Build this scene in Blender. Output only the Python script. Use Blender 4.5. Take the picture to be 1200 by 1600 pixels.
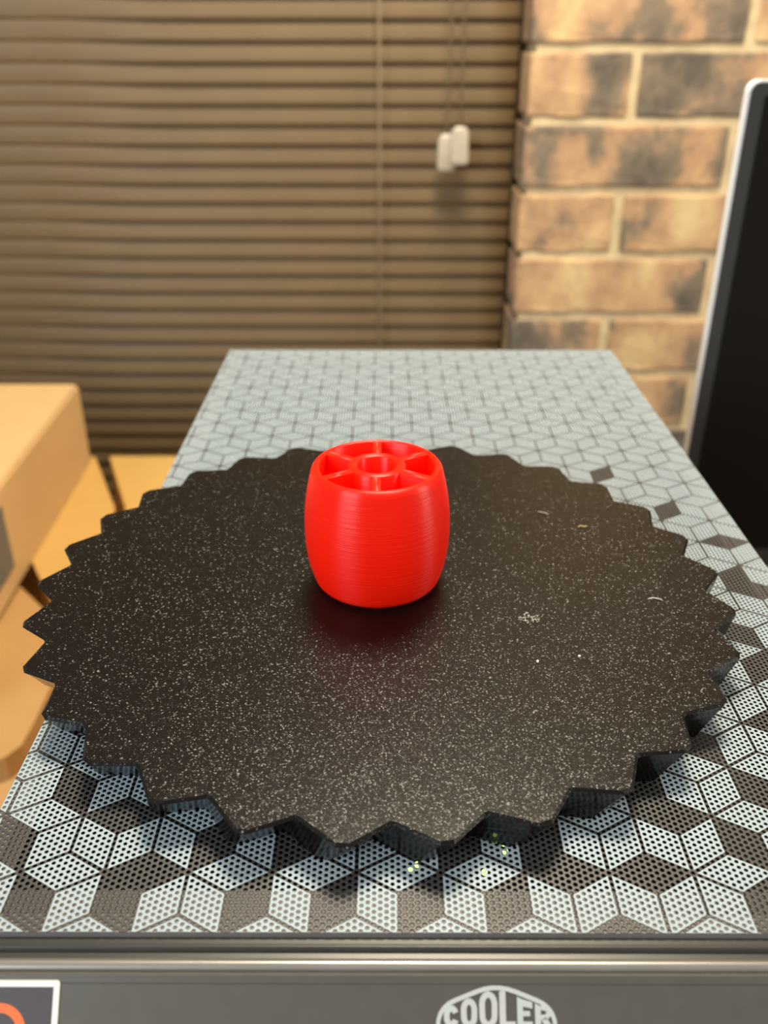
import bpy, bmesh, math, random
from mathutils import Vector, Matrix

# ------------------------------------------------------------------ clear
for o in list(bpy.data.objects):
    bpy.data.objects.remove(o)
scene = bpy.context.scene
COL = scene.collection
R = math.radians
random.seed(7)

# ------------------------------------------------------------------ camera
cam_data = bpy.data.cameras.new('camera')
cam = bpy.data.objects.new('camera', cam_data)
COL.objects.link(cam)
cam.location = (0, 0, 0.1668)
cam.rotation_euler = (R(90) - 0.4868, 0, 0.0025)
cam_data.sensor_fit = 'VERTICAL'
cam_data.sensor_height = 24.0
cam_data.lens = 24.0 * 1400 / 1600
cam_data.clip_start = 0.005
cam_data.clip_end = 30
cam_data.dof.use_dof = True
cam_data.dof.focus_distance = 0.238
cam_data.dof.aperture_fstop = 9.0
scene.camera = cam

# ------------------------------------------------------------------ world, lights, exposure
scene.view_settings.view_transform = 'Standard'
scene.view_settings.look = 'None'
scene.view_settings.exposure = 0.28
scene.view_settings.gamma = 1.0
scene.view_settings.use_curve_mapping = False

world = bpy.data.worlds.new('room_light')
scene.world = world
world.use_nodes = True
bg = world.node_tree.nodes['Background']
bg.inputs['Color'].default_value = (1.0, 0.92, 0.80, 1)
bg.inputs['Strength'].default_value = 0.36

def area_light(name, loc, target, sx, sy, power, color, shape='RECTANGLE'):
    l = bpy.data.lights.new(name, 'AREA')
    l.shape = shape
    l.size = sx
    l.size_y = sy
    l.energy = power
    l.color = color
    o = bpy.data.objects.new(name, l)
    COL.objects.link(o)
    o.location = loc
    d = Vector(target) - Vector(loc)
    o.rotation_euler = d.to_track_quat('-Z', 'Y').to_euler()
    return o

# daylight through a window behind the camera to the left
area_light('daylight_window', (-1.35, -1.05, 0.75), (0, 0.3, 0.0), 0.9, 1.2, 30, (0.80, 0.92, 1.0))
# a second window on the right side of the room
area_light('side_window', (1.9, 0.05, 0.55), (0, 0.3, 0.0), 0.5, 1.2, 15, (1.0, 0.92, 0.76))
# warm ceiling lamp
area_light('ceiling_lamp', (0.08, 0.76, 1.08), (0.08, 0.90, 0.0), 0.40, 0.40, 20, (1.0, 0.88, 0.67), 'DISK')

# ------------------------------------------------------------------ helpers
def mesh_obj(name, verts, faces, mat, parent=None, smooth=False):
    me = bpy.data.meshes.new(name)
    me.from_pydata([tuple(v) for v in verts], [], faces)
    me.update()
    if smooth:
        for p in me.polygons:
            p.use_smooth = True
    if mat:
        me.materials.append(mat)
    o = bpy.data.objects.new(name, me)
    COL.objects.link(o)
    if parent:
        o.parent = parent
    return o

def bm_obj(name, bm, mat, parent=None, smooth=False, auto=None):
    bmesh.ops.recalc_face_normals(bm, faces=bm.faces[:])
    me = bpy.data.meshes.new(name)
    bm.to_mesh(me)
    bm.free()
    if smooth or auto:
        for p in me.polygons:
            p.use_smooth = True
    if auto:
        me.set_sharp_from_angle(angle=R(auto))
    mats = mat if isinstance(mat, (list, tuple)) else [mat]
    for m in mats:
        me.materials.append(m)
    o = bpy.data.objects.new(name, me)
    COL.objects.link(o)
    if parent:
        o.parent = parent
    return o

def add_box(bm, x0, x1, y0, y1, z0, z1, bevel=0.0, seg=2):
    v = [bm.verts.new(p) for p in [(x0, y0, z0), (x1, y0, z0), (x1, y1, z0), (x0, y1, z0),
                                   (x0, y0, z1), (x1, y0, z1), (x1, y1, z1), (x0, y1, z1)]]
    fs = [bm.faces.new([v[i] for i in f]) for f in
          [(0, 3, 2, 1), (4, 5, 6, 7), (0, 1, 5, 4), (1, 2, 6, 5), (2, 3, 7, 6), (3, 0, 4, 7)]]
    if bevel > 0:
        es = list({e for f in fs for e in f.edges})
        bmesh.ops.bevel(bm, geom=es, offset=bevel, segments=seg, affect='EDGES', profile=0.5)

def box(name, x0, x1, y0, y1, z0, z1, mat, parent=None, bevel=0.0, seg=2):
    bm = bmesh.new()
    add_box(bm, x0, x1, y0, y1, z0, z1, bevel, seg)
    return bm_obj(name, bm, mat, parent, auto=40 if bevel else None)

def prism(name, pts, z0, z1, mat, parent=None, bevel=0.0):
    """vertical prism from a plan outline"""
    bm = bmesh.new()
    a = [bm.verts.new((x, y, z0)) for x, y in pts]
    b = [bm.verts.new((x, y, z1)) for x, y in pts]
    n = len(pts)
    bm.faces.new(a[::-1])
    top = bm.faces.new(b)
    for i in range(n):
        bm.faces.new([a[i], a[(i + 1) % n], b[(i + 1) % n], b[i]])
    if bevel:
        bmesh.ops.bevel(bm, geom=list(top.edges), offset=bevel, segments=2, affect='EDGES', profile=0.5)
    return bm_obj(name, bm, mat, parent)

def tube(name, pts, r, mat, parent=None, n=8):
    pts = [Vector(p) for p in pts]
    verts, faces = [], []
    for i, p in enumerate(pts):
        t = (pts[min(i + 1, len(pts) - 1)] - pts[max(i - 1, 0)]).normalized()
        up = Vector((0, 0, 1)) if abs(t.z) < 0.9 else Vector((1, 0, 0))
        a = t.cross(up).normalized()
        b = t.cross(a)
        for k in range(n):
            w = 2 * math.pi * k / n
            verts.append(p + r * (a * math.cos(w) + b * math.sin(w)))
    for i in range(len(pts) - 1):
        for k in range(n):
            faces.append((i * n + k, i * n + (k + 1) % n, (i + 1) * n + (k + 1) % n, (i + 1) * n + k))
    faces.append(tuple(range(n))[::-1])
    faces.append(tuple((len(pts) - 1) * n + k for k in range(n)))
    return mesh_obj(name, verts, faces, mat, parent, smooth=True)

def empty(name, loc=(0, 0, 0)):
    o = bpy.data.objects.new(name, None)
    COL.objects.link(o)
    o.location = loc
    o.empty_display_size = 0.02
    return o

def tag(o, label=None, cat=None, group=None, kind=None):
    if label: o['label'] = label
    if cat: o['category'] = cat
    if group: o['group'] = group
    if kind: o['kind'] = kind
    return o

def keep(child, parent):
    """parent without moving the child"""
    child.parent = parent
    child.matrix_parent_inverse = Matrix.Translation(parent.location).inverted()
    return child

# ------------------------------------------------------------------ material helpers
class NT:
    def __init__(s, name):
        s.m = bpy.data.materials.new(name)
        s.m.use_nodes = True
        s.t = s.m.node_tree
        s.b = s.t.nodes['Principled BSDF']
        s.out = s.t.nodes['Material Output']
    def n(s, typ, **kw):
        x = s.t.nodes.new(typ)
        for k, v in kw.items():
            setattr(x, k, v)
        return x
    def l(s, a, b):
        s.t.links.new(a, b)
    def math(s, op, a, b=None, c=None):
        x = s.n('ShaderNodeMath', operation=op)
        for i, v in enumerate((a, b, c)):
            if v is None: continue
            if isinstance(v, (int, float)): x.inputs[i].default_value = v
            else: s.l(v, x.inputs[i])
        return x.outputs[0]
    def vmath(s, op, a, b=None):
        x = s.n('ShaderNodeVectorMath', operation=op)
        for i, v in enumerate((a, b)):
            if v is None: continue
            if isinstance(v, (tuple, list)): x.inputs[i].default_value = v
            else: s.l(v, x.inputs[i])
        return x.outputs['Value'] if op in ('LENGTH', 'DOT_PRODUCT', 'DISTANCE') else x.outputs[0]
    def set(s, **kw):
        for k, v in kw.items():
            s.b.inputs[k.replace('_', ' ')].default_value = v
        return s
    def coord(s, scale=(1, 1, 1), which='Object'):
        tc = s.n('ShaderNodeTexCoord')
        mp = s.n('ShaderNodeMapping')
        mp.inputs['Scale'].default_value = scale
        s.l(tc.outputs[which], mp.inputs['Vector'])
        return mp.outputs[0]
    def noise(s, vec, scale, detail=3, rough=0.55):
        x = s.n('ShaderNodeTexNoise')
        x.inputs['Scale'].default_value = scale
        x.inputs['Detail'].default_value = detail
        x.inputs['Roughness'].default_value = rough
        if vec is not None: s.l(vec, x.inputs['Vector'])
        return x
    def ramp(s, fac, stops):
        x = s.n('ShaderNodeValToRGB')
        el = x.color_ramp.elements
        while len(el) < len(stops): el.new(0.5)
        for e, (p, c) in zip(el, stops):
            e.position = p
            e.color = (*c, 1)
        s.l(fac, x.inputs[0])
        return x.outputs[0]
    def bump(s, h, strength=0.3, dist=0.001):
        x = s.n('ShaderNodeBump')
        x.inputs['Strength'].default_value = strength
        x.inputs['Distance'].default_value = dist
        s.l(h, x.inputs['Height'])
        s.l(x.outputs[0], s.b.inputs['Normal'])
        return x

def plain(name, col, rough=0.5, spec=0.5, metal=0.0, var=0.06, scale=60):
    k = NT(name)
    k.set(Roughness=rough, Metallic=metal)
    k.b.inputs['Specular IOR Level'].default_value = spec
    nz = k.noise(k.coord(), scale, 3)
    c0 = tuple(max(0, x * (1 - var)) for x in col)
    c1 = tuple(min(1, x * (1 + var)) for x in col)
    k.l(k.ramp(nz.outputs[0], [(0.3, c0), (0.7, c1)]), k.b.inputs['Base Color'])
    return k.m

# ---- black textured disc with glittering grains
def mat_disc():
    k = NT('black_textured_print')
    k.set(Roughness=0.34)
    k.b.inputs['Base Color'].default_value = (0.0045, 0.0034, 0.0030, 1)
    k.b.inputs['Specular IOR Level'].default_value = 0.30
    v = k.coord()
    vo = k.n('ShaderNodeTexVoronoi')
    vo.inputs['Scale'].default_value = 2700
    k.l(v, vo.inputs['Vector'])
    r = k.vmath('SUBTRACT', vo.outputs['Color'], (0.5, 0.5, 0.5))
    sepc = k.n('ShaderNodeSeparateXYZ')
    k.l(vo.outputs['Color'], sepc.inputs[0])
    sc = k.n('ShaderNodeVectorMath', operation='SCALE')
    k.l(r, sc.inputs[0])
    vo2 = k.math('MULTIPLY', k.math('POWER', sepc.outputs[2], 1.5), 1.0)
    k.l(k.math('ADD', vo2, 0.14), sc.inputs['Scale'])
    g = k.n('ShaderNodeNewGeometry')
    nn = k.vmath('NORMALIZE', k.vmath('ADD', g.outputs['Normal'], sc.outputs[0]))
    # only the flat top carries the grain; side walls show fine print layers
    sep = k.n('ShaderNodeSeparateXYZ')
    k.l(g.outputs['True Normal'], sep.inputs[0])
    top = k.math('GREATER_THAN', sep.outputs['Z'], 0.5)
    wave = k.n('ShaderNodeTexWave', wave_type='BANDS', bands_direction='Z')
    wave.inputs['Scale'].default_value = 900
    wave.inputs['Distortion'].default_value = 0.0
    k.l(v, wave.inputs['Vector'])
    bp = k.n('ShaderNodeBump')
    bp.inputs['Strength'].default_value = 0.10
    bp.inputs['Distance'].default_value = 0.0001
    k.l(wave.outputs[0], bp.inputs['Height'])
    mx = k.n('ShaderNodeMix', data_type='VECTOR')
    k.l(top, mx.inputs['Factor'])
    k.l(bp.outputs[0], mx.inputs['A'])
    k.l(g.outputs['Normal'], mx.inputs['B'])
    k.l(nn, k.b.inputs['Coat Normal'])
    k.l(k.math('MULTIPLY', top, 0.27), k.b.inputs['Coat Weight'])
    k.b.inputs['Coat Roughness'].default_value = 0.24
    k.l(mx.outputs[1], k.b.inputs['Normal'])
    rg = k.n('ShaderNodeMix', data_type='FLOAT')
    k.l(top, rg.inputs['Factor'])
    rg.inputs['A'].default_value = 0.10
    rg.inputs['B'].default_value = 0.34
    k.l(rg.outputs[0], k.b.inputs['Roughness'])
    sg = k.n('ShaderNodeMix', data_type='FLOAT')
    k.l(top, sg.inputs['Factor'])
    sg.inputs['A'].default_value = 0.6
    sg.inputs['B'].default_value = 0.10
    k.l(sg.outputs[0], k.b.inputs['Specular IOR Level'])
    return k.m

# ---- glossy red print with layer lines
def mat_red():
    k = NT('red_printed_plastic')
    k.set(Roughness=0.36, Anisotropic=0.85, Anisotropic_Rotation=0.25)
    tg = k.n('ShaderNodeTangent', direction_type='RADIAL', axis='Z')
    k.l(tg.outputs[0], k.b.inputs['Tangent'])
    k.b.inputs['Base Color'].default_value = (1.0, 0.010, 0.0, 1)
    k.b.inputs['Specular IOR Level'].default_value = 0.32
    v = k.coord((25, 25, 3200))
    a = k.noise(v, 1.0, 2, 0.5)
    v2 = k.coord((120, 120, 1100))
    b = k.noise(v2, 1.0, 2, 0.6)
    h = k.math('ADD', a.outputs[0], k.math('MULTIPLY', b.outputs[0], 0.8))
    k.bump(h, 0.32, 0.0004)
    return k.m

# ---- perforated dust filter: holes are see-through
SX, SY = 0.01902, 0.01932
V0 = (-0.00658, 0.14095)
HP_Y = SY / math.sqrt(3) / 7
HP_X = SX / 14 * 2
def mat_filter(name, col, rough, spec):
    k = NT(name)
    k.set(Roughness=rough)
    k.b.inputs['Specular IOR Level'].default_value = spec
    tc = k.n('ShaderNodeTexCoord')
    p = k.vmath('SUBTRACT', tc.outputs['Object'], (V0[0], V0[1], 0))
    def lat(off):
        q = k.vmath('DIVIDE', p, (HP_X, HP_Y, 1))
        q = k.vmath('ADD', q, (0.5 + off, 0.5 + off, 0))
        q = k.vmath('FRACTION', q)
        q = k.vmath('SUBTRACT', q, (0.5, 0.5, 0))
        q = k.vmath('MULTIPLY', q, (HP_X, HP_Y, 0))
        return k.vmath('LENGTH', q)
    d = k.math('MINIMUM', lat(0.0), lat(0.5))
    hole = k.math('LESS_THAN', d, 0.00047)
    mr = k.n('ShaderNodeMapRange', interpolation_type='SMOOTHSTEP')
    mr.inputs['From Min'].default_value = 0.00042
    mr.inputs['From Max'].default_value = 0.00066
    k.l(d, mr.inputs['Value'])
    k.bump(mr.outputs[0], 0.6, 0.0002)
    nz = k.noise(k.coord(), 90, 4)
    c0 = tuple(x * 0.92 for x in col)
    k.l(k.ramp(nz.outputs[0], [(0.3, c0), (0.7, col)]), k.b.inputs['Base Color'])
    tr = k.n('ShaderNodeBsdfTransparent')
    ms = k.n('ShaderNodeMixShader')
    k.l(hole, ms.inputs[0])
    k.l(k.b.outputs[0], ms.inputs[1])
    k.l(tr.outputs[0], ms.inputs[2])
    k.l(ms.outputs[0], k.out.inputs['Surface'])
    return k.m

def mat_brick():
    k = NT('multicoloured_clay_brick')
    k.set(Roughness=0.85)
    oi = k.n('ShaderNodeObjectInfo')
    tc = k.n('ShaderNodeTexCoord')
    off = k.n('ShaderNodeVectorMath', operation='SCALE')
    off.inputs[0].default_value = (37, 11, 23)
    k.l(oi.outputs['Random'], off.inputs['Scale'])
    p = k.vmath('ADD', tc.outputs['Object'], off.outputs[0])
    p = k.vmath('MULTIPLY', p, (1.5, 1, 1))
    a = k.noise(p, 8, 4, 0.55)
    f = k.math('ADD', a.outputs[0], k.math('MULTIPLY', k.math('SUBTRACT', oi.outputs['Random'], 0.5), 0.16))
    c = k.ramp(f, [(0.30, (0.11, 0.09, 0.07)), (0.41, (0.22, 0.165, 0.11)), (0.46, (0.40, 0.24, 0.135)),
                   (0.55, (0.52, 0.33, 0.17)), (0.66, (0.62, 0.46, 0.23))])
    k.l(c, k.b.inputs['Base Color'])
    b = k.noise(p, 60, 5, 0.6)
    k.bump(b.outputs[0], 0.5, 0.004)
    return k.m

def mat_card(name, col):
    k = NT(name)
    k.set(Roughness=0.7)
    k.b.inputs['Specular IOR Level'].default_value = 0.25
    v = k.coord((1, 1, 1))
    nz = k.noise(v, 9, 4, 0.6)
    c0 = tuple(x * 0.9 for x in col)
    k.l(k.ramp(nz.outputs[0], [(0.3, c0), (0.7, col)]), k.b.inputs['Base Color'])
    return k.m

M = dict(
    disc=mat_disc(), red=mat_red(), brick=mat_brick(),
    tile_light=mat_filter('pale_printed_mesh', (0.385, 0.465, 0.51), 0.45, 0.4),
    tile_dark=mat_filter('dark_printed_mesh', (0.055, 0.052, 0.050), 0.42, 0.5),
    metal=plain('dark_painted_steel', (0.16, 0.145, 0.13), 0.5, 0.4),
    black=plain('black_steel', (0.012, 0.011, 0.010), 0.6, 0.3),
    trim=plain('satin_grey_plastic', (0.040, 0.038, 0.034), 0.33, 0.5),
    bead=plain('polished_grey_edge', (0.34, 0.325, 0.30), 0.30, 0.6, 0.6),
    panel=plain('warm_grey_plastic', (0.095, 0.086, 0.072), 0.42, 0.5, 0, 0.05, 200),
    logo=plain('pale_grey_ink', (0.56, 0.56, 0.53), 0.5, 0.3, 0, 0.02),
    slat=plain('brown_blind_slat', (0.155, 0.104, 0.050), 0.5, 0.3, 0, 0.05, 12),
    cord=plain('tan_cord', (0.30, 0.23, 0.14), 0.8, 0.2),
    tassel=plain('milky_plastic', (0.44, 0.385, 0.30), 0.25, 0.5),
    mortar=plain('sandy_mortar', (0.60, 0.47, 0.28), 0.95, 0.1, 0, 0.15, 40),
    silver=plain('pale_silver_metal', (0.93, 0.91, 0.87), 0.42, 0.5, 0.0, 0.02),
    bezel=plain('dark_grey_glass', (0.045, 0.042, 0.040), 0.22, 0.5, 0, 0.02),
    screen=plain('black_screen', (0.006, 0.0045, 0.004), 0.25, 0.25, 0, 0.02),
    card=mat_card('tan_cardboard', (0.66, 0.43, 0.20)),
    card_shaded=mat_card('golden_cardboard_shaded', (0.50, 0.285, 0.105)),  # near flaps: shade from the case and boxes put into the cardboard colour
    card_y=mat_card('golden_cardboard', (0.66, 0.40, 0.12)),
    label=plain('grey_label', (0.12, 0.12, 0.115), 0.5),
    wood=plain('dark_desk_laminate', (0.09, 0.065, 0.045), 0.45),
    floor=plain('brown_carpet', (0.10, 0.08, 0.06), 0.95, 0.1),
    wall=plain('cream_plaster', (0.55, 0.48, 0.38), 0.9, 0.1),
    glass=plain('dark_window_glass', (0.02, 0.02, 0.022), 0.08, 0.5),
    st_white=plain('white_sticker_border', (0.85, 0.84, 0.78), 0.4),
    st_dark=plain('charcoal_sticker_print', (0.085, 0.075, 0.082), 0.22, 0.6),
    orange=plain('orange_sticker_print', (0.85, 0.16, 0.035), 0.35),
    lint=plain('pale_lint', (0.7, 0.66, 0.58), 0.9, 0.1),
    lint_y=plain('yellow_lint', (0.65, 0.52, 0.22), 0.9, 0.1),
)
led = NT('green_led')
led.b.inputs['Base Color'].default_value = (0.3, 0.6, 0.1, 1)
led.b.inputs['Emission Color'].default_value = (0.55, 1.0, 0.12, 1)
led.b.inputs['Emission Strength'].default_value = 4.0
M['led'] = led.m

# ================================================================== ROOM
FLOOR_Z, DESK_Z = -1.12, -0.38
WY, BY = 1.27, 1.345          # brick face, blind plane

f = box('floor', -2.6, 2.6, -2.2, 1.75, FLOOR_Z - 0.05, FLOOR_Z, M['floor'])
tag(f, kind='structure')

# brick pier beside the window: mortar core with every visible brick its own piece
wall = box('wall_back', 0.190, 1.6, WY + 0.0045, WY + 0.30, FLOOR_Z, 1.9, M['mortar'])
tag(wall, kind='structure')
COURSE, BH = 0.0858, 0.0752
brick_meshes = {}
def brick_mesh(L):
    key = round(L, 3)
    if key not in brick_meshes:
        bm = bmesh.new()
        add_box(bm, 0, L, 0, 0.11, 0, BH, 0.0035, 2)
        bmesh.ops.subdivide_edges(bm, edges=[e for e in bm.edges if e.calc_length() > 0.06], cuts=5)
        for v in bm.verts:
            v.co.z += 0.0012 * math.sin(v.co.x * 95 + v.co.z * 40)
            v.co.y += 0.0010 * math.sin(v.co.x * 70 + v.co.z * 130)
        bmesh.ops.recalc_face_normals(bm, faces=bm.faces[:])
        me = bpy.data.meshes.new('brick')
        bm.to_mesh(me)
        bm.free()
        me.materials.append(M['brick'])
        brick_meshes[key] = me
    return brick_meshes[key]
for k in range(-13, 12):
    z0 = 0.1555 - COURSE * k - 0.005 - BH
    x = 0.182
    first = True
    while x < 1.3:
        L = 0.129 if (first and k % 2 == 0) else 0.268
        o = bpy.data.objects.new('brick', brick_mesh(L))
        COL.objects.link(o)
        o.parent = wall
        o.location = (x + random.uniform(-.001, .001), WY + random.uniform(-.0015, .0015), z0)
        x += L + 0.012
        first = False

w2 = box('wall_left', -2.0, -0.86, WY, WY + 0.30, FLOOR_Z, 1.9, M['wall'])
tag(w2, kind='structure')
sill = box('trim_1', -0.86, 0.19, WY + 0.02, WY + 0.30, FLOOR_Z, -0.80, M['wall'])
tag(sill, kind='structure')
lint_ = box('trim_2', -0.86, 0.19, WY + 0.02, WY + 0.30, 1.46, 1.9, M['wall'])
tag(lint_, kind='structure')
win = box('window_1', -0.86, 0.19, WY + 0.20, WY + 0.22, -0.80, 1.46, M['glass'])
tag(win, kind='structure')
for nm, a in (('window_frame', (-0.86, -0.82, WY + .18, WY + .20, -.8, 1.46)), ('window_frame', (0.15, 0.19, WY + .18, WY + .20, -.8, 1.46)),
              ('window_frame', (-0.82, 0.15, WY + .18, WY + .20, -.8, -.76)), ('window_frame', (-0.82, 0.15, WY + .18, WY + .20, 1.42, 1.46))):
    box(nm, *a, M['silver'], win)

# ================================================================== VENETIAN BLIND
blind = empty('venetian_blind', (-0.33, BY, -0.78))
tag(blind, 'brown slatted venetian blind lowered over the window beside the brick pier', 'blind')
PITCH = 0.0257
BX0, BX1 = -0.84, 0.176
zref = 0.1897
n_up = int((1.38 - zref) / PITCH)
n_dn = int((zref + 0.76) / PITCH)
for k in range(-n_up, n_dn + 1):
    zc = zref - PITCH * (k + 0.5)
    verts, faces = [], []
    NX, NS = 24, 6
    xs = -0.33 - 0.008 * max(0, k)            # where the slats lie shut towards the left
    for i in range(NX + 1):
        x = BX0 + (BX1 - BX0) * i / NX
        t = min(1, max(0, (x - (xs - 0.10)) / 0.16))
        t = t * t * (3 - 2 * t)
        tilt = R(89) - R(11) * t               # angle of the slat from level
        for j in range(NS + 1):
            s = (j / NS - 0.5)
            w = 0.0300
            u = s * w
            crown = 0.0012 * (1 - 4 * s * s)
            # lower edge leans to the room
            y = -u * math.cos(tilt) * -1 - crown * math.sin(tilt)
            z = u * math.sin(tilt) + crown * math.cos(tilt)
            verts.append((x, BY + y, zc + z))
    for i in range(NX):
        for j in range(NS):
            a = i * (NS + 1) + j
            faces.append((a, a + NS + 1, a + NS + 2, a + 1))
    o = mesh_obj('slat', verts, faces, M['slat'], None, smooth=True)
    sm = o.modifiers.new('thick', 'SOLIDIFY')
    sm.thickness = 0.0004
    keep(o, blind)
keep(box('head_rail', BX0, BX1, BY - 0.02, BY + 0.02, 1.39, 1.43, M['slat'], None, 0.002), blind)
keep(box('bottom_rail', BX0, BX1, BY - 0.012, BY + 0.012, -0.80, -0.782, M['slat'], None, 0.003), blind)
for x in (-0.0095, -0.62):
    keep(tube('ladder_cord', [(x, BY - 0.020, 1.40), (x, BY - 0.020, -0.79)], 0.0018, M['cord'], None, 6), blind)
for (xc, zt, zb, dy) in ((0.0820, 0.0513, 0.0050, 0.0), (0.0990, 0.0615, 0.0135, -0.008)):
    yc = 1.312 + dy
    c = keep(tube('pull_cord', [(xc + 0.004, yc, 1.40), (xc + 0.003, yc, 0.45), (xc, yc, zt - 0.004)], 0.0016, M['cord'], None, 6), blind)
    # hollow flared plastic tassel with squared sides
    prof = [(0.0, 0.0065), (0.08, 0.0105), (0.16, 0.0118), (0.88, 0.0132), (0.95, 0.0126), (1.0, 0.0105)]
    verts, faces, NN = [], [], 16
    for t, r in prof:
        for q in range(NN):
            w = 2 * math.pi * q / NN
            cx, sx_ = math.cos(w), math.sin(w)
            p = 5.0
            rr = r / ((abs(cx) ** p + abs(sx_) ** p) ** (1 / p))
            verts.append((xc + rr * cx, yc + 0.55 * rr * sx_, zt + (zb - zt) * t))
    for i in range(len(prof) - 1):
        for q in range(NN):
            faces.append((i * NN + q, i * NN + (q + 1) % NN, (i + 1) * NN + (q + 1) % NN, (i + 1) * NN + q))
    faces.append(tuple(range(NN)))
    faces.append(tuple((len(prof) - 1) * NN + q for q in range(NN))[::-1])
    ts = mesh_obj('tassel', verts, faces, M['tassel'], None, smooth=True)
    ts.data.set_sharp_from_angle(angle=R(35))
    ts.parent = c
    tag(ts, 'milky plastic tassel at the end of the cord')

# ================================================================== DESK
desk = empty('desk', (0.3, 0.5, FLOOR_Z))
tag(desk, 'dark laminate desk carrying the computer case and the monitor', 'desk')
keep(box('desk_top', -0.105, 1.15, 0.02, 1.10, DESK_Z - 0.03, DESK_Z, M['wood'], None, 0.002), desk)
for (x, y) in ((-0.08, 0.05), (1.12, 0.05), (-0.08, 1.07), (1.12, 1.07)):
    keep(box('leg', x - .02, x + .02, y - .02, y + .02, FLOOR_Z, DESK_Z - 0.03, M['wood'], None, 0.002), desk)

# ================================================================== COMPUTER CASE
CX0, CX1, CY0, CY1 = -0.0945, 0.1360, 0.1254, 0.5250
case = empty('computer_case', ((CX0 + CX1) / 2, 0.32, DESK_Z))
tag(case, 'dark grey computer tower with a hexagon logo on its sloping front panel', 'computer case')
T = 0.0012
def cpart(name, *a, mat='black', bevel=0.0):
    return keep(box(name, *a, M[mat], None, bevel), case)
cpart('side_panel', CX0, CX0 + .001, 0.126, CY1, DESK_Z + .01, -T - .001)
cpart('side_panel', CX1 - .001, CX1, 0.126, CY1, DESK_Z + .01, -T - .001)
cpart('rear_panel', CX0 + .001, CX1 - .001, CY1 - .001, CY1, DESK_Z + .01, -T - .001)
cpart('bottom_panel', CX0 + .001, CX1 - .001, 0.126, CY1 - .001, DESK_Z + .01, DESK_Z + .012)
for x in (CX0 + .02, CX1 - .02):
    for y in (0.16, CY1 - .03):
        cpart('foot', x - .012, x + .012, y - .012, y + .012, DESK_Z, DESK_Z + .01, bevel=.002)
# top panel: a solid steel border round a wide vent opening
OX0, OX1, OY0, OY1 = -0.0855, 0.1266, 0.1370, 0.5130
bm = bmesh.new()
for a in ((CX0, OX0, CY0, CY1), (OX1, CX1, CY0, CY1), (OX0, OX1, CY0, OY0), (OX0, OX1, OY1, CY1)):
    add_box(bm, *a, -T - .001, -T)
keep(bm_obj('top_panel', bm, M['metal']), case)
cpart('inner_tray', CX0 + .001, CX1 - .001, 0.127, CY1 - .001, -0.060, -0.059)
# small lit indicator lights glimpsed through the mesh
for (x, y, z) in ((0.02865, 0.1546, -0.006), (0.02882, 0.15208, -0.006), (0.02317, 0.14609, -0.006), (0.0058, 0.14696, -0.006), (0.00749, 0.14826, -0.006)):
    bm = bmesh.new()
    bmesh.ops.create_uvsphere(bm, u_segments=8, v_segments=6, radius=0.0007)
    o = bm_obj('status_light', bm, M['led'], None, smooth=True)
    o.location = (x, y, z)
    keep(o, case)
    tag(o, 'tiny glowing green light seen through the mesh')

# front edge: frame strip, thin ridge, groove, rounded bead, gap, sloping panel (profile extruded along X)
def extrude_x(name, prof, x0, x1, mat, smooth=True):
    verts = [(x0, y, z) for y, z in prof] + [(x1, y, z) for y, z in prof]
    n = len(prof)
    faces = [(i, (i + 1) % n, n + (i + 1) % n, n + i) for i in range(n)]
    faces += [tuple(range(n))[::-1], tuple(range(n, 2 * n))]
    o = mesh_obj(name, verts, faces, mat, None, smooth=smooth)
    o.data.set_sharp_from_angle(angle=R(30))
    bm = bmesh.new(); bm.from_mesh(o.data); bmesh.ops.recalc_face_normals(bm, faces=bm.faces[:]); bm.to_mesh(o.data); bm.free()
    return keep(o, case)
FX0, FX1 = CX0 - 0.001, CX1 + 0.001
def arc(cy, cz, r, a0, a1, n=8):
    return [(cy + r * math.cos(R(a0 + (a1 - a0) * i / n)), cz + r * math.sin(R(a0 + (a1 - a0) * i / n))) for i in range(n + 1)]
extrude_x('front_trim', [(0.1253, -0.006), (0.1253, -0.0014), (0.1238, -0.0014)] + arc(0.1233, -0.0018, 0.0005, 60, 150, 4) +
          [(0.1226, -0.0024), (0.1212, -0.0024), (0.1212, -0.006)], FX0, FX1, M['trim'])
extrude_x('edge_bead', [(0.1212, -0.006), (0.1212, -0.0024)] + arc(0.1196, -0.0027, 0.0014, 70, 185, 10) + [(0.1181, -0.006)], FX0, FX1, M['bead'])
extrude_x('gap_strip', [(0.1177, -0.0065), (0.1177, -0.0030), (0.1160, -0.0030), (0.1160, -0.0065)], FX0, FX1, M['black'])
SLOPE = R(51)
uy, uz = math.cos(SLOPE), math.sin(SLOPE)
P0 = (0.1172, -0.0016)
def on_panel(v, off=0.0):
    return (P0[0] + v * uy - off * uz, P0[1] + v * uz + off * uy)
PL = 0.045
pb = on_panel(-PL)
front = extrude_x('front_panel', [on_panel(0.0, -0.0012), on_panel(0.0, -0.0002), on_panel(-0.0003, 0.0), on_panel(-PL),
                                  (pb[0], DESK_Z + .004), (0.1262, DESK_Z + .004), (0.1262, -0.0066), (0.1190, -0.0066)], FX0, FX1, M['panel'])

def flat_on_panel(name, polys, off, thick, mat, parent, dv=0.0):
    """polys: lists of (x, v) outlines, each a slab lying on the sloping panel"""
    bm = bmesh.new()
    for poly in polys:
        a = [bm.verts.new((x, *on_panel(v + dv, off))) for x, v in poly]
        b = [bm.verts.new((x, *on_panel(v + dv, off + thick))) for x, v in poly]
        n = len(poly)
        bm.faces.new(a); bm.faces.new(b[::-1])
        for i in range(n):
            bm.faces.new([a[i], b[i], b[(i + 1) % n], a[(i + 1) % n]])
    o = bm_obj(name, bm, mat)
    o.parent = parent
    o.matrix_parent_inverse = Matrix.Identity(4)
    return o

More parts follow.
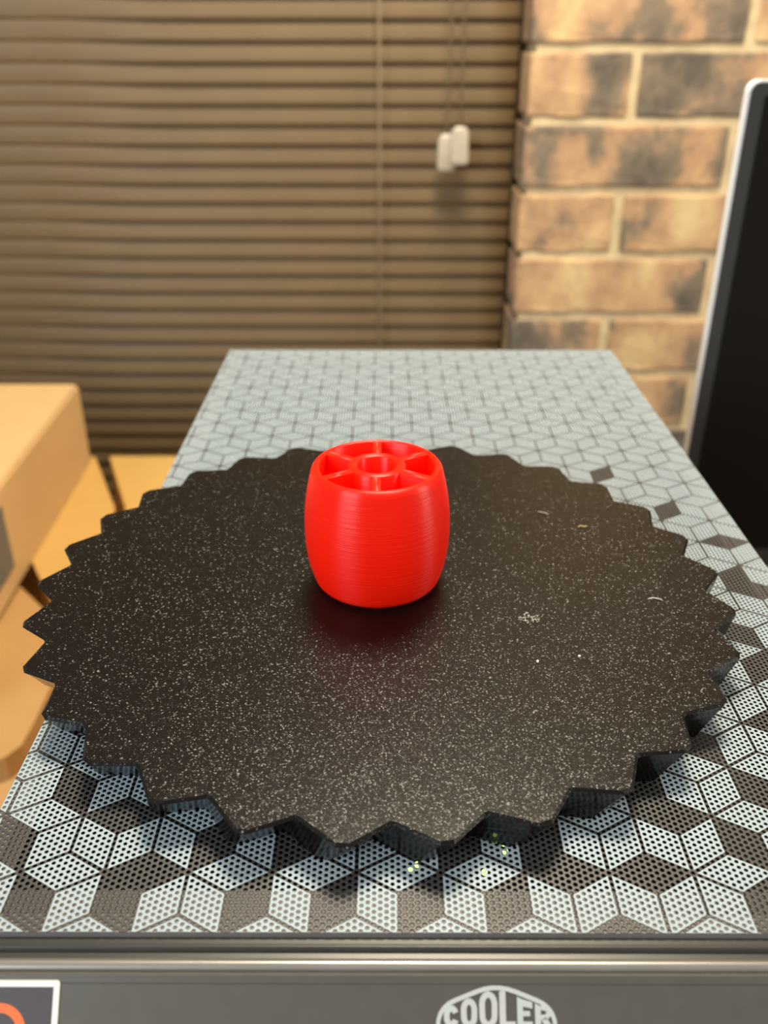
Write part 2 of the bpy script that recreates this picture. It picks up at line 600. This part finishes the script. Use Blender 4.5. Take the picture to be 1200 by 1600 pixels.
def ribbon(pts, w, closed=False):
    """quads following a polyline with half width w"""
    n = len(pts)
    L, Rr = [], []
    for i in range(n):
        p0 = pts[(i - 1) % n] if (closed or i > 0) else pts[i]
        p1 = pts[(i + 1) % n] if (closed or i < n - 1) else pts[i]
        dx, dy = p1[0] - p0[0], p1[1] - p0[1]
        d = math.hypot(dx, dy) or 1
        nx, ny = -dy / d, dx / d
        L.append((pts[i][0] + nx * w, pts[i][1] + ny * w))
        Rr.append((pts[i][0] - nx * w, pts[i][1] - ny * w))
    out = []
    for i in range(n if closed else n - 1):
        j = (i + 1) % n
        out.append([L[i], L[j], Rr[j], Rr[i]])
    return out

def rounded(poly, r, seg=5):
    out = []
    n = len(poly)
    for i in range(n):
        p = Vector(poly[i]); a = (Vector(poly[i - 1]) - p); b = (Vector(poly[(i + 1) % n]) - p)
        rr = min(r, a.length * .45, b.length * .45)
        s = p + a.normalized() * rr; e = p + b.normalized() * rr
        for q in range(seg + 1):
            t = q / seg
            out.append(tuple(s * (1 - t) ** 2 + p * 2 * t * (1 - t) + e * t * t))
    return out

mm = 0.001
LX = 0.0224
LV = 0.0006
hexo = [(LX, -.0019), (LX + .0124, -.0066), (LX + .0124, -.0154), (LX, -.0201), (LX - .0124, -.0154), (LX - .0124, -.0066)]
hexi = [(LX + (x - LX) * .955, -.011 + (v + .011) * .945) for x, v in hexo]
logo = flat_on_panel('logo', ribbon(rounded(hexi, 0.0042), 0.00042, True), 0.0, 0.00012, M['logo'], front, LV)
tag(logo, 'pale rounded hexagon logo outline')
px2x = lambda px: LX + (px - 775) * 0.000128
VB = -0.0106
polys = []
def stad(x0, x1, v0, v1, a0=0, a1=360, n=20):
    """oval with straight sides"""
    cx, r = (x0 + x1) / 2, (x1 - x0) / 2
    pts = []
    for i in range(n + 1):
        w = R(a0 + (a1 - a0) * i / n)
        y = (v1 - r * 1.5) if math.sin(w) >= 0 else (v0 + r * 1.5)
        pts.append((cx + r * math.cos(w), y + 1.5 * r * math.sin(w)))
    return pts
hw = 0.00058
def O(a, b, top):
    polys.extend(ribbon(stad(px2x(a) + hw, px2x(b) - hw, VB + hw, top - hw)[:-1], hw, True))
polys.extend(ribbon(stad(px2x(692) + hw, px2x(716) - hw, VB + hw, -.0064 - hw, 25, 335), hw))
O(719, 745, -.0051)
O(748, 777, -.0038)
def bar(x0, x1, v0, v1):
    polys.append([(x0, v0), (x1, v0), (x1, v1), (x0, v1)])
w2_ = 2 * hw
xl = px2x(780)
polys.append(rounded([(xl, VB), (xl + w2_ * 1.1, VB), (xl + w2_ * 1.1, -.0037), (xl, -.0037)], .0004))
bar(xl + w2_ * 1.1, px2x(805), VB, VB + w2_)
xe = px2x(808)
polys.append([(xe, VB), (xe + w2_, VB), (xe + w2_, -.0053), (xe, -.0048)])
xe2 = px2x(832)
polys.append([(xe + w2_, -.0066), (xe2, -.0070), (xe2, -.0058), (xe + w2_, -.0053)])
bar(xe + w2_, xe2 - .0005, -.0084, -.0084 + w2_ * .8)
bar(xe + w2_, xe2, VB, VB + w2_)
xr = px2x(836)
polys.append([(xr, VB), (xr + w2_, VB), (xr + w2_, -.0066), (xr, -.0060)])
polys.extend(ribbon([(xr + w2_, -.0067), (px2x(853), -.0069), (px2x(858), -.0074), (px2x(858), -.0080), (px2x(853), -.0086), (xr + w2_, -.0087)], hw * .9))
polys.extend(ribbon([(px2x(849), -.0088), (px2x(859), VB)], hw))
lt = flat_on_panel('lettering', polys, 0.0, 0.00014, M['logo'], logo, LV)
tag(lt, 'pale letters reading COOLER')

# square badge with an orange ring on the left of the panel
sx1, sv1 = -0.0661, -0.0013
S_ = 0.0235
sx0, sv0 = sx1 - S_, sv1 - S_ * 1.0
sq = lambda i: [(sx0 + i, sv0 + i), (sx1 - i, sv0 + i), (sx1 - i, sv1 - i), (sx0 + i, sv1 - i)]
badge = flat_on_panel('badge', [rounded(sq(0), .0008)], 0.0, 0.0003, M['st_white'], front)
tag(badge, 'white bordered square badge')
flat_on_panel('badge_print', [sq(.0012)], 0.0003, 0.00005, M['st_dark'], badge)
rc = ((sx0 + sx1) / 2, sv1 - 0.0097)
flat_on_panel('badge_ring', ribbon([(rc[0] + .0046 * math.cos(R(a)), rc[1] + .0046 * math.sin(R(a))) for a in range(0, 360, 10)], .0009, True), 0.00035, 0.00005, M['orange'], badge)

# ================================================================== DUST FILTER
filt = empty('dust_filter', ((CX0 + CX1) / 2, 0.32, 0))
tag(filt, 'perforated dust filter sheet with a grey cube pattern under the black disc', 'dust filter')
DARK = {(-4, 0, 2), (-4, 1, 0), (-4, 1, 2), (-3, -1, 2), (-3, 0, 0), (-2, -1, 2), (-2, 0, 1), (-1, -1, 1), (-1, 0, 1), (-1, 12, 1),
        (0, -1, 1), (1, -1, 1), (1, 0, 1), (1, 10, 1), (2, -1, 1), (2, 0, 0), (2, 0, 1), (2, 9, 0), (3, -1, 0), (3, 0, 0), (3, 1, 0),
        (3, 1, 1), (3, 7, 1), (3, 7, 0), (4, 2, 2), (4, 3, 0), (4, 4, 1), (4, 5, 2), (5, -1, 1), (5, 0, 2), (5, 1, 2)}
bm = bmesh.new()
RH = SY * math.sqrt(3) / 2
e_ = [(SX, 0), (SX / 2, RH), (-SX / 2, RH)]
ed = SY / math.sqrt(3)
LW = 0.00048
FY0, FY1, FXA, FXB = 0.1256, 0.5245, CX0 + .0002, CX1 - .0002
for j in range(-3, 26):
    for i in range(-24, 24):
        vx, vy = V0[0] + i * SX + j * SX / 2, V0[1] + j * RH
        if not (FXA - .03 < vx < FXB + .03 and FY0 - .03 < vy < FY1 + .03):
            continue
        for o_ in range(3):
            ex, ey = e_[o_]
            a = Vector((vx, vy)); c = Vector((vx + ex, vy + ey)); m = (a + c) / 2
            d = Vector((-ey, ex)).normalized() * ed / 2
            q = [a, m - d, c, m + d]
            inn = []
            for n_ in range(4):
                p = q[n_]
                u1 = (q[(n_ + 1) % 4] - p).normalized(); u2 = (q[n_ - 1] - p).normalized()
                s = abs(u1.x * u2.y - u1.y * u2.x)
                inn.append(p + (u1 + u2) * (LW / s))
            vo_ = [bm.verts.new((p.x, p.y, 0)) for p in q]
            vi_ = [bm.verts.new((p.x, p.y, 0)) for p in inn]
            fc = bm.faces.new(vi_)
            fc.material_index = 1 if (i, j, o_) in DARK else 0
            for n_ in range(4):
                g = bm.faces.new([vo_[n_], vo_[(n_ + 1) % 4], vi_[(n_ + 1) % 4], vi_[n_]])
                g.material_index = 1
bmesh.ops.remove_doubles(bm, verts=bm.verts[:], dist=1e-6)
for co, no in (((FXA, 0, 0), (-1, 0, 0)), ((FXB, 0, 0), (1, 0, 0)), ((0, FY0, 0), (0, -1, 0)), ((0, FY1, 0), (0, 1, 0))):
    bmesh.ops.bisect_plane(bm, geom=bm.verts[:] + bm.edges[:] + bm.faces[:], plane_co=co, plane_no=no, clear_outer=True)
for fc in bm.faces:
    if fc.normal.z < 0: fc.normal_flip()
me = bpy.data.meshes.new('perforated_sheet')
bm.to_mesh(me); bm.free()
me.materials.append(M['tile_light']); me.materials.append(M['tile_dark'])
sheet = bpy.data.objects.new('perforated_sheet', me)
COL.objects.link(sheet)
keep(sheet, filt)
# magnetic border strips under the sheet edge
for a in ((CX0, CX0 + .006, .1256, CY1), (CX1 - .006, CX1, .1256, CY1), (CX0 + .006, CX1 - .006, .1256, .1300), (CX0 + .006, CX1 - .006, CY1 - .006, CY1)):
    keep(box('magnetic_strip', *a, -T, -0.0002, M['metal']), filt)

# ================================================================== BLACK TOOTHED DISC
DC = (-0.0016, 0.2508)
DH = 0.0100
RT, RV = 0.1120, 0.1052
disc = None
def profile(rot, shrink):
    pts = []
    for k in range(30):
        t = 1.9 + 12 * k + rot
        for da, rr in ((-0.8, RT - .0003), (0.8, RT - .0003), (5.5, RV), (6.1, RV)):
            pts.append((DC[0] + (rr - shrink) * math.cos(R(t + da)), DC[1] + (rr - shrink) * math.sin(R(t + da))))
    return pts
levels = [(0.0, -2.6, 0.0045), (0.0034, -1.7, 0.0030), (0.0066, -0.85, 0.0015), (DH - 0.0006, 0.0, 0.0), (DH, 0.0, 0.0009)]
verts, faces = [], []
for z, rot, sh in levels:
    verts += [(x, y, z) for x, y in profile(rot, sh)]
n = 120
for l in range(len(levels) - 1):
    for i in range(n):
        faces.append((l * n + i, l * n + (i + 1) % n, (l + 1) * n + (i + 1) % n, (l + 1) * n + i))
faces.append(tuple(range(n))[::-1])
faces.append(tuple((len(levels) - 1) * n + i for i in range(n)))
verts = [(x - DC[0], y - DC[1], z) for x, y, z in verts]
disc = mesh_obj('toothed_disc', verts, faces, M['disc'])
disc.location = (DC[0], DC[1], 0.0001)
tag(disc, 'flat black glittery disc with a sawtooth edge lying on the dust filter', 'disc')

# ================================================================== RED ROLLER
RX, RY = -0.0028, 0.2501
roller = empty('barrel_roller', (RX, RY, DH + 0.0002))
tag(roller, 'glossy red barrel shaped plastic roller with spokes standing on the black disc', 'roller')
HH, RM, R_T, R_B, TC = 0.0407, 0.0230, 0.0199, 0.0195, 0.487
NA = 128
def rad(t):
    return RM - (RM - R_T) * ((t - TC) / (1 - TC)) ** 2 if t > TC else RM - (RM - R_B) * ((TC - t) / TC) ** 2.3
prof = []
prof.append((R_B - 0.0030, 0.0))
prof.append((R_B - 0.0012, 0.0006))
for i in range(1, 40):
    t = i / 40
    prof.append((rad(t) - (0.0004 if i == 1 else 0), HH * t))
prof += [(R_T - 0.0001, HH - 0.0006), (R_T - 0.0004, HH - 0.0001), (R_T - 0.0007, HH), (0.0181, HH), (0.0178, HH - 0.0003), (0.0178, 0.0)]
def lathe(name, prof, mat, parent, closed=True):
    verts, faces = [], []
    n = len(prof)
    for r, z in prof:
        for a in range(NA):
            w = 2 * math.pi * a / NA
            verts.append((r * math.cos(w), r * math.sin(w), z))
    for i in range(n if closed else n - 1):
        j = (i + 1) % n
        for a in range(NA):
            b = (a + 1) % NA
            faces.append((i * NA + a, i * NA + b, j * NA + b, j * NA + a))
    o = mesh_obj(name, verts, faces, mat, parent, smooth=True)
    bm = bmesh.new(); bm.from_mesh(o.data); bmesh.ops.recalc_face_normals(bm, faces=bm.faces[:]); bm.to_mesh(o.data); bm.free()
    o.data.set_sharp_from_angle(angle=R(50))
    return o
lathe('outer_shell', prof, M['red'], roller)
lathe('hub', [(0.0061, 0.0), (0.0061, HH - 0.0003), (0.0064, HH), (0.0086, HH), (0.0089, HH - 0.0003), (0.0089, 0.0)], M['red'], roller)
for k in range(6):
    bm = bmesh.new()
    add_box(bm, 0.0083, 0.0181, -0.0013, 0.0013, 0.0, HH - 0.0001, 0.0)
    sp = bm_obj('spoke', bm, M['red'], roller)
    sp.rotation_euler = (0, 0, R(30 + 60 * k))

# ================================================================== MONITOR
mon = empty('monitor', (0.50, 0.66, DESK_Z))
tag(mon, 'thin silver edged monitor with a dark screen standing right of the computer case', 'monitor')
MX0, MX1, MZ0, MZ1, MY = 0.2196, 0.760, -0.200, 0.1445, 0.600
def rrect(x0, x1, z0, z1, r, seg=6):
    pts = []
    for cx, cz, a0 in ((x1 - r, z1 - r, 0), (x0 + r, z1 - r, 90), (x0 + r, z0 + r, 180), (x1 - r, z0 + r, 270)):
        for q in range(seg + 1):
            w = R(a0 + 90 * q / seg)
            pts.append((cx + r * math.cos(w), cz + r * math.sin(w)))
    return pts
def slab(name, pts, y0, y1, mat, parent, bevel=0.0):
    bm = bmesh.new()
    a = [bm.verts.new((x, y0, z)) for x, z in pts]
    b = [bm.verts.new((x, y1, z)) for x, z in pts]
    fr = bm.faces.new(a); bm.faces.new(b[::-1])
    n = len(pts)
    for i in range(n):
        bm.faces.new([a[i], b[i], b[(i + 1) % n], a[(i + 1) % n]])
    if bevel:
        bmesh.ops.bevel(bm, geom=list(fr.edges), offset=bevel, segments=2, affect='EDGES')
    return keep(bm_obj(name, bm, mat, None, auto=35), parent)
slab('frame', rrect(MX0, MX1, MZ0, MZ1, 0.007), MY, MY + 0.007, M['silver'], mon, 0.0006)
slab('bezel', rrect(MX0 + .0014, MX1 - .0014, MZ0 + .0014, MZ1 - .0014, 0.006), MY - 0.0004, MY + 0.0002, M['bezel'], mon)
slab('screen', rrect(MX0 + .0105, MX1 - .0105, MZ0 + .018, MZ1 - .0085, 0.001), MY - 0.0008, MY - 0.0002, M['screen'], mon)
slab('rear_housing', rrect(MX0 + .05, MX1 - .05, MZ0 + .05, MZ1 - .06, 0.02), MY + 0.007, MY + 0.035, M['silver'], mon)
keep(box('stand_neck', 0.455, 0.525, 0.635, 0.655, DESK_Z + .008, -0.05, M['silver'], None, .003), mon)
keep(box('stand_base', 0.37, 0.61, 0.56, 0.74, DESK_Z, DESK_Z + .008, M['silver'], None, .003), mon)

# ================================================================== CARDBOARD BOXES
low = empty('cardboard_box', (-0.40, 0.85, FLOOR_Z))
tag(low, 'large golden cardboard box with flaps beneath the smaller box, beside the desk', 'box')
LZ = -0.340
bm = bmesh.new()
bx = (-0.80, -0.115, 0.36, 1.122)
for a in ((bx[0], bx[0] + .006, bx[2], bx[3]), (bx[1] - .006, bx[1], bx[2], bx[3]), (bx[0] + .006, bx[1] - .006, bx[2], bx[2] + .006),
          (bx[0] + .006, bx[1] - .006, bx[3] - .006, bx[3])):
    add_box(bm, *a, FLOOR_Z, LZ - 0.075)
add_box(bm, bx[0] + .006, bx[1] - .006, bx[2] + .006, bx[3] - .006, LZ - 0.080, LZ - 0.075)
keep(bm_obj('carton', bm, M['card_y']), low)
keep(prism('flap', [(-0.800, 1.118), (-0.398, 1.118), (-0.331, 0.968), (-0.300, 0.80), (-0.300, 0.70), (-0.3436, 0.768), (-0.392, 0.848), (-0.80, 0.95)], LZ - 0.075, LZ, M['card_y']), low)
keep(prism('flap', [(-0.379, 1.120), (-0.118, 1.120), (-0.118, 0.70), (-0.285, 0.70), (-0.285, 0.80), (-0.318, 0.968)], LZ - 0.075, LZ, M['card_y']), low)
keep(prism('flap', [(-0.80, 0.80), (-0.410, 0.825), (-0.350, 0.760), (-0.306, 0.690), (-0.300, 0.640), (-0.298, 0.590), (-0.2985, 0.560), (-0.307, 0.545), (-0.33, 0.535), (-0.80, 0.50)], LZ - 0.075, LZ - 0.006, M['card_shaded']), low)
keep(prism('flap', [(-0.80, 0.365), (-0.118, 0.365), (-0.118, 0.695), (-0.80, 0.695)], LZ - 0.075, LZ - 0.030, M['card_shaded']), low)

up = empty('cardboard_box', (-0.55, 0.85, LZ))
tag(up, 'smaller tan cardboard box with a grey side label, stacked on the larger box', 'box')
UZ = -0.2312
bm = bmesh.new()
pts = [(-0.760, 1.100), (-0.3985, 1.100), (-0.3855, 0.800), (-0.3760, 0.56), (-0.760, 0.56)]
upb = prism('carton', pts, LZ, UZ, M['card'], None, 0.004)
keep(upb, up)
keep(prism('lid_flap', [(-0.585, 1.098), (-0.4005, 1.098), (-0.379, 0.564), (-0.585, 0.564)], UZ, UZ + 0.003, M['card'], None, 0.001), up)
keep(prism('lid_flap', [(-0.758, 1.098), (-0.588, 1.098), (-0.588, 0.564), (-0.758, 0.564)], UZ, UZ + 0.003, M['card'], None, 0.001), up)
lab = mesh_obj('label_patch', [(-0.3845, 0.793, -0.246), (-0.3845, 0.793, -0.3165), (-0.3795, 0.690, -0.3165), (-0.3795, 0.690, -0.246)], [(0, 1, 2, 3)], M['label'])
sm = lab.modifiers.new('thick', 'SOLIDIFY'); sm.thickness = 0.0008; sm.offset = 0
keep(lab, up)
tag(lab, 'dark grey rectangular label')

# ================================================================== LINT ON THE DISC
def fibre(name, x, y, pts, r, mat, label):
    o = tube(name, [(a * mm, b * mm, c * mm) for a, b, c in pts], r, mat, None, 5)
    o.location = (x, y, DH + 0.0002)
    tag(o, label, 'lint')
    return o
fibre('lint_fibre', 0.0711, 0.2841, [(-1.6, 0, .25), (-.6, .5, .5), (.4, -.2, .5), (1.5, .6, .25)], 0.00022, M['lint_y'], 'tiny yellow fibre on the far right of the black disc')
fibre('lint_fibre', 0.0584, 0.2949, [(-1.6, 1.2, .2), (-.4, .2, .4), (.8, -.2, .4), (1.8, -1.2, .2)], 0.00016, M['lint'], 'pale curled fibre lying behind the yellow fibre on the disc')
fibre('lint_fibre', 0.0850, 0.2370, [(-2.2, .2, .2), (-.8, .5, .4), (.6, .1, .4), (2.0, -.4, .2)], 0.00016, M['lint'], 'pale fibre near the right edge of the black disc')
bm = bmesh.new()
for k in range(42):
    a = random.uniform(0, 2 * math.pi); r_ = 0.0022 * math.sqrt(random.random()) * 1.2
    x, y = r_ * 1.2 * math.cos(a), r_ * math.sin(a) * 1.1
    b = random.uniform(0, math.pi); l_ = random.uniform(.0002, .0006); w_ = .00005
    dx, dy = math.cos(b), math.sin(b)
    z = random.uniform(0.0001, .0004)
    add_v = [bm.verts.new((x + dx * l_ * s - dy * w_ * t, y + dy * l_ * s + dx * w_ * t, z + zz)) for zz in (0, .0001) for s, t in ((-1, -1), (1, -1), (1, 1), (-1, 1))]
    for q in ((0, 3, 2, 1), (4, 5, 6, 7), (0, 1, 5, 4), (1, 2, 6, 5), (2, 3, 7, 6), (3, 0, 4, 7)):
        bm.faces.new([add_v[i] for i in q])
o = bm_obj('fluff_tuft', bm, M['lint'])
o.location = (0.0438, 0.2266, DH + 0.0001)
tag(o, 'small pale fuzzy tuft of fluff on the disc right of the roller', 'lint')
for (x, y, lb) in ((0.0554, 0.2075, 'white speck on the disc, further from the roller of the two specks'), (0.0431, 0.2050, 'white speck on the disc, nearer the roller of the two specks')):
    bm = bmesh.new()
    bmesh.ops.create_icosphere(bm, subdivisions=2, radius=0.00042)
    for v in bm.verts:
        v.co *= random.uniform(.8, 1.15)
    o = bm_obj('dust_speck', bm, M['lint'], None, smooth=True)
    o.location = (x, y, DH + 0.0004)
    tag(o, lb, 'dust', 'white specks on the disc')
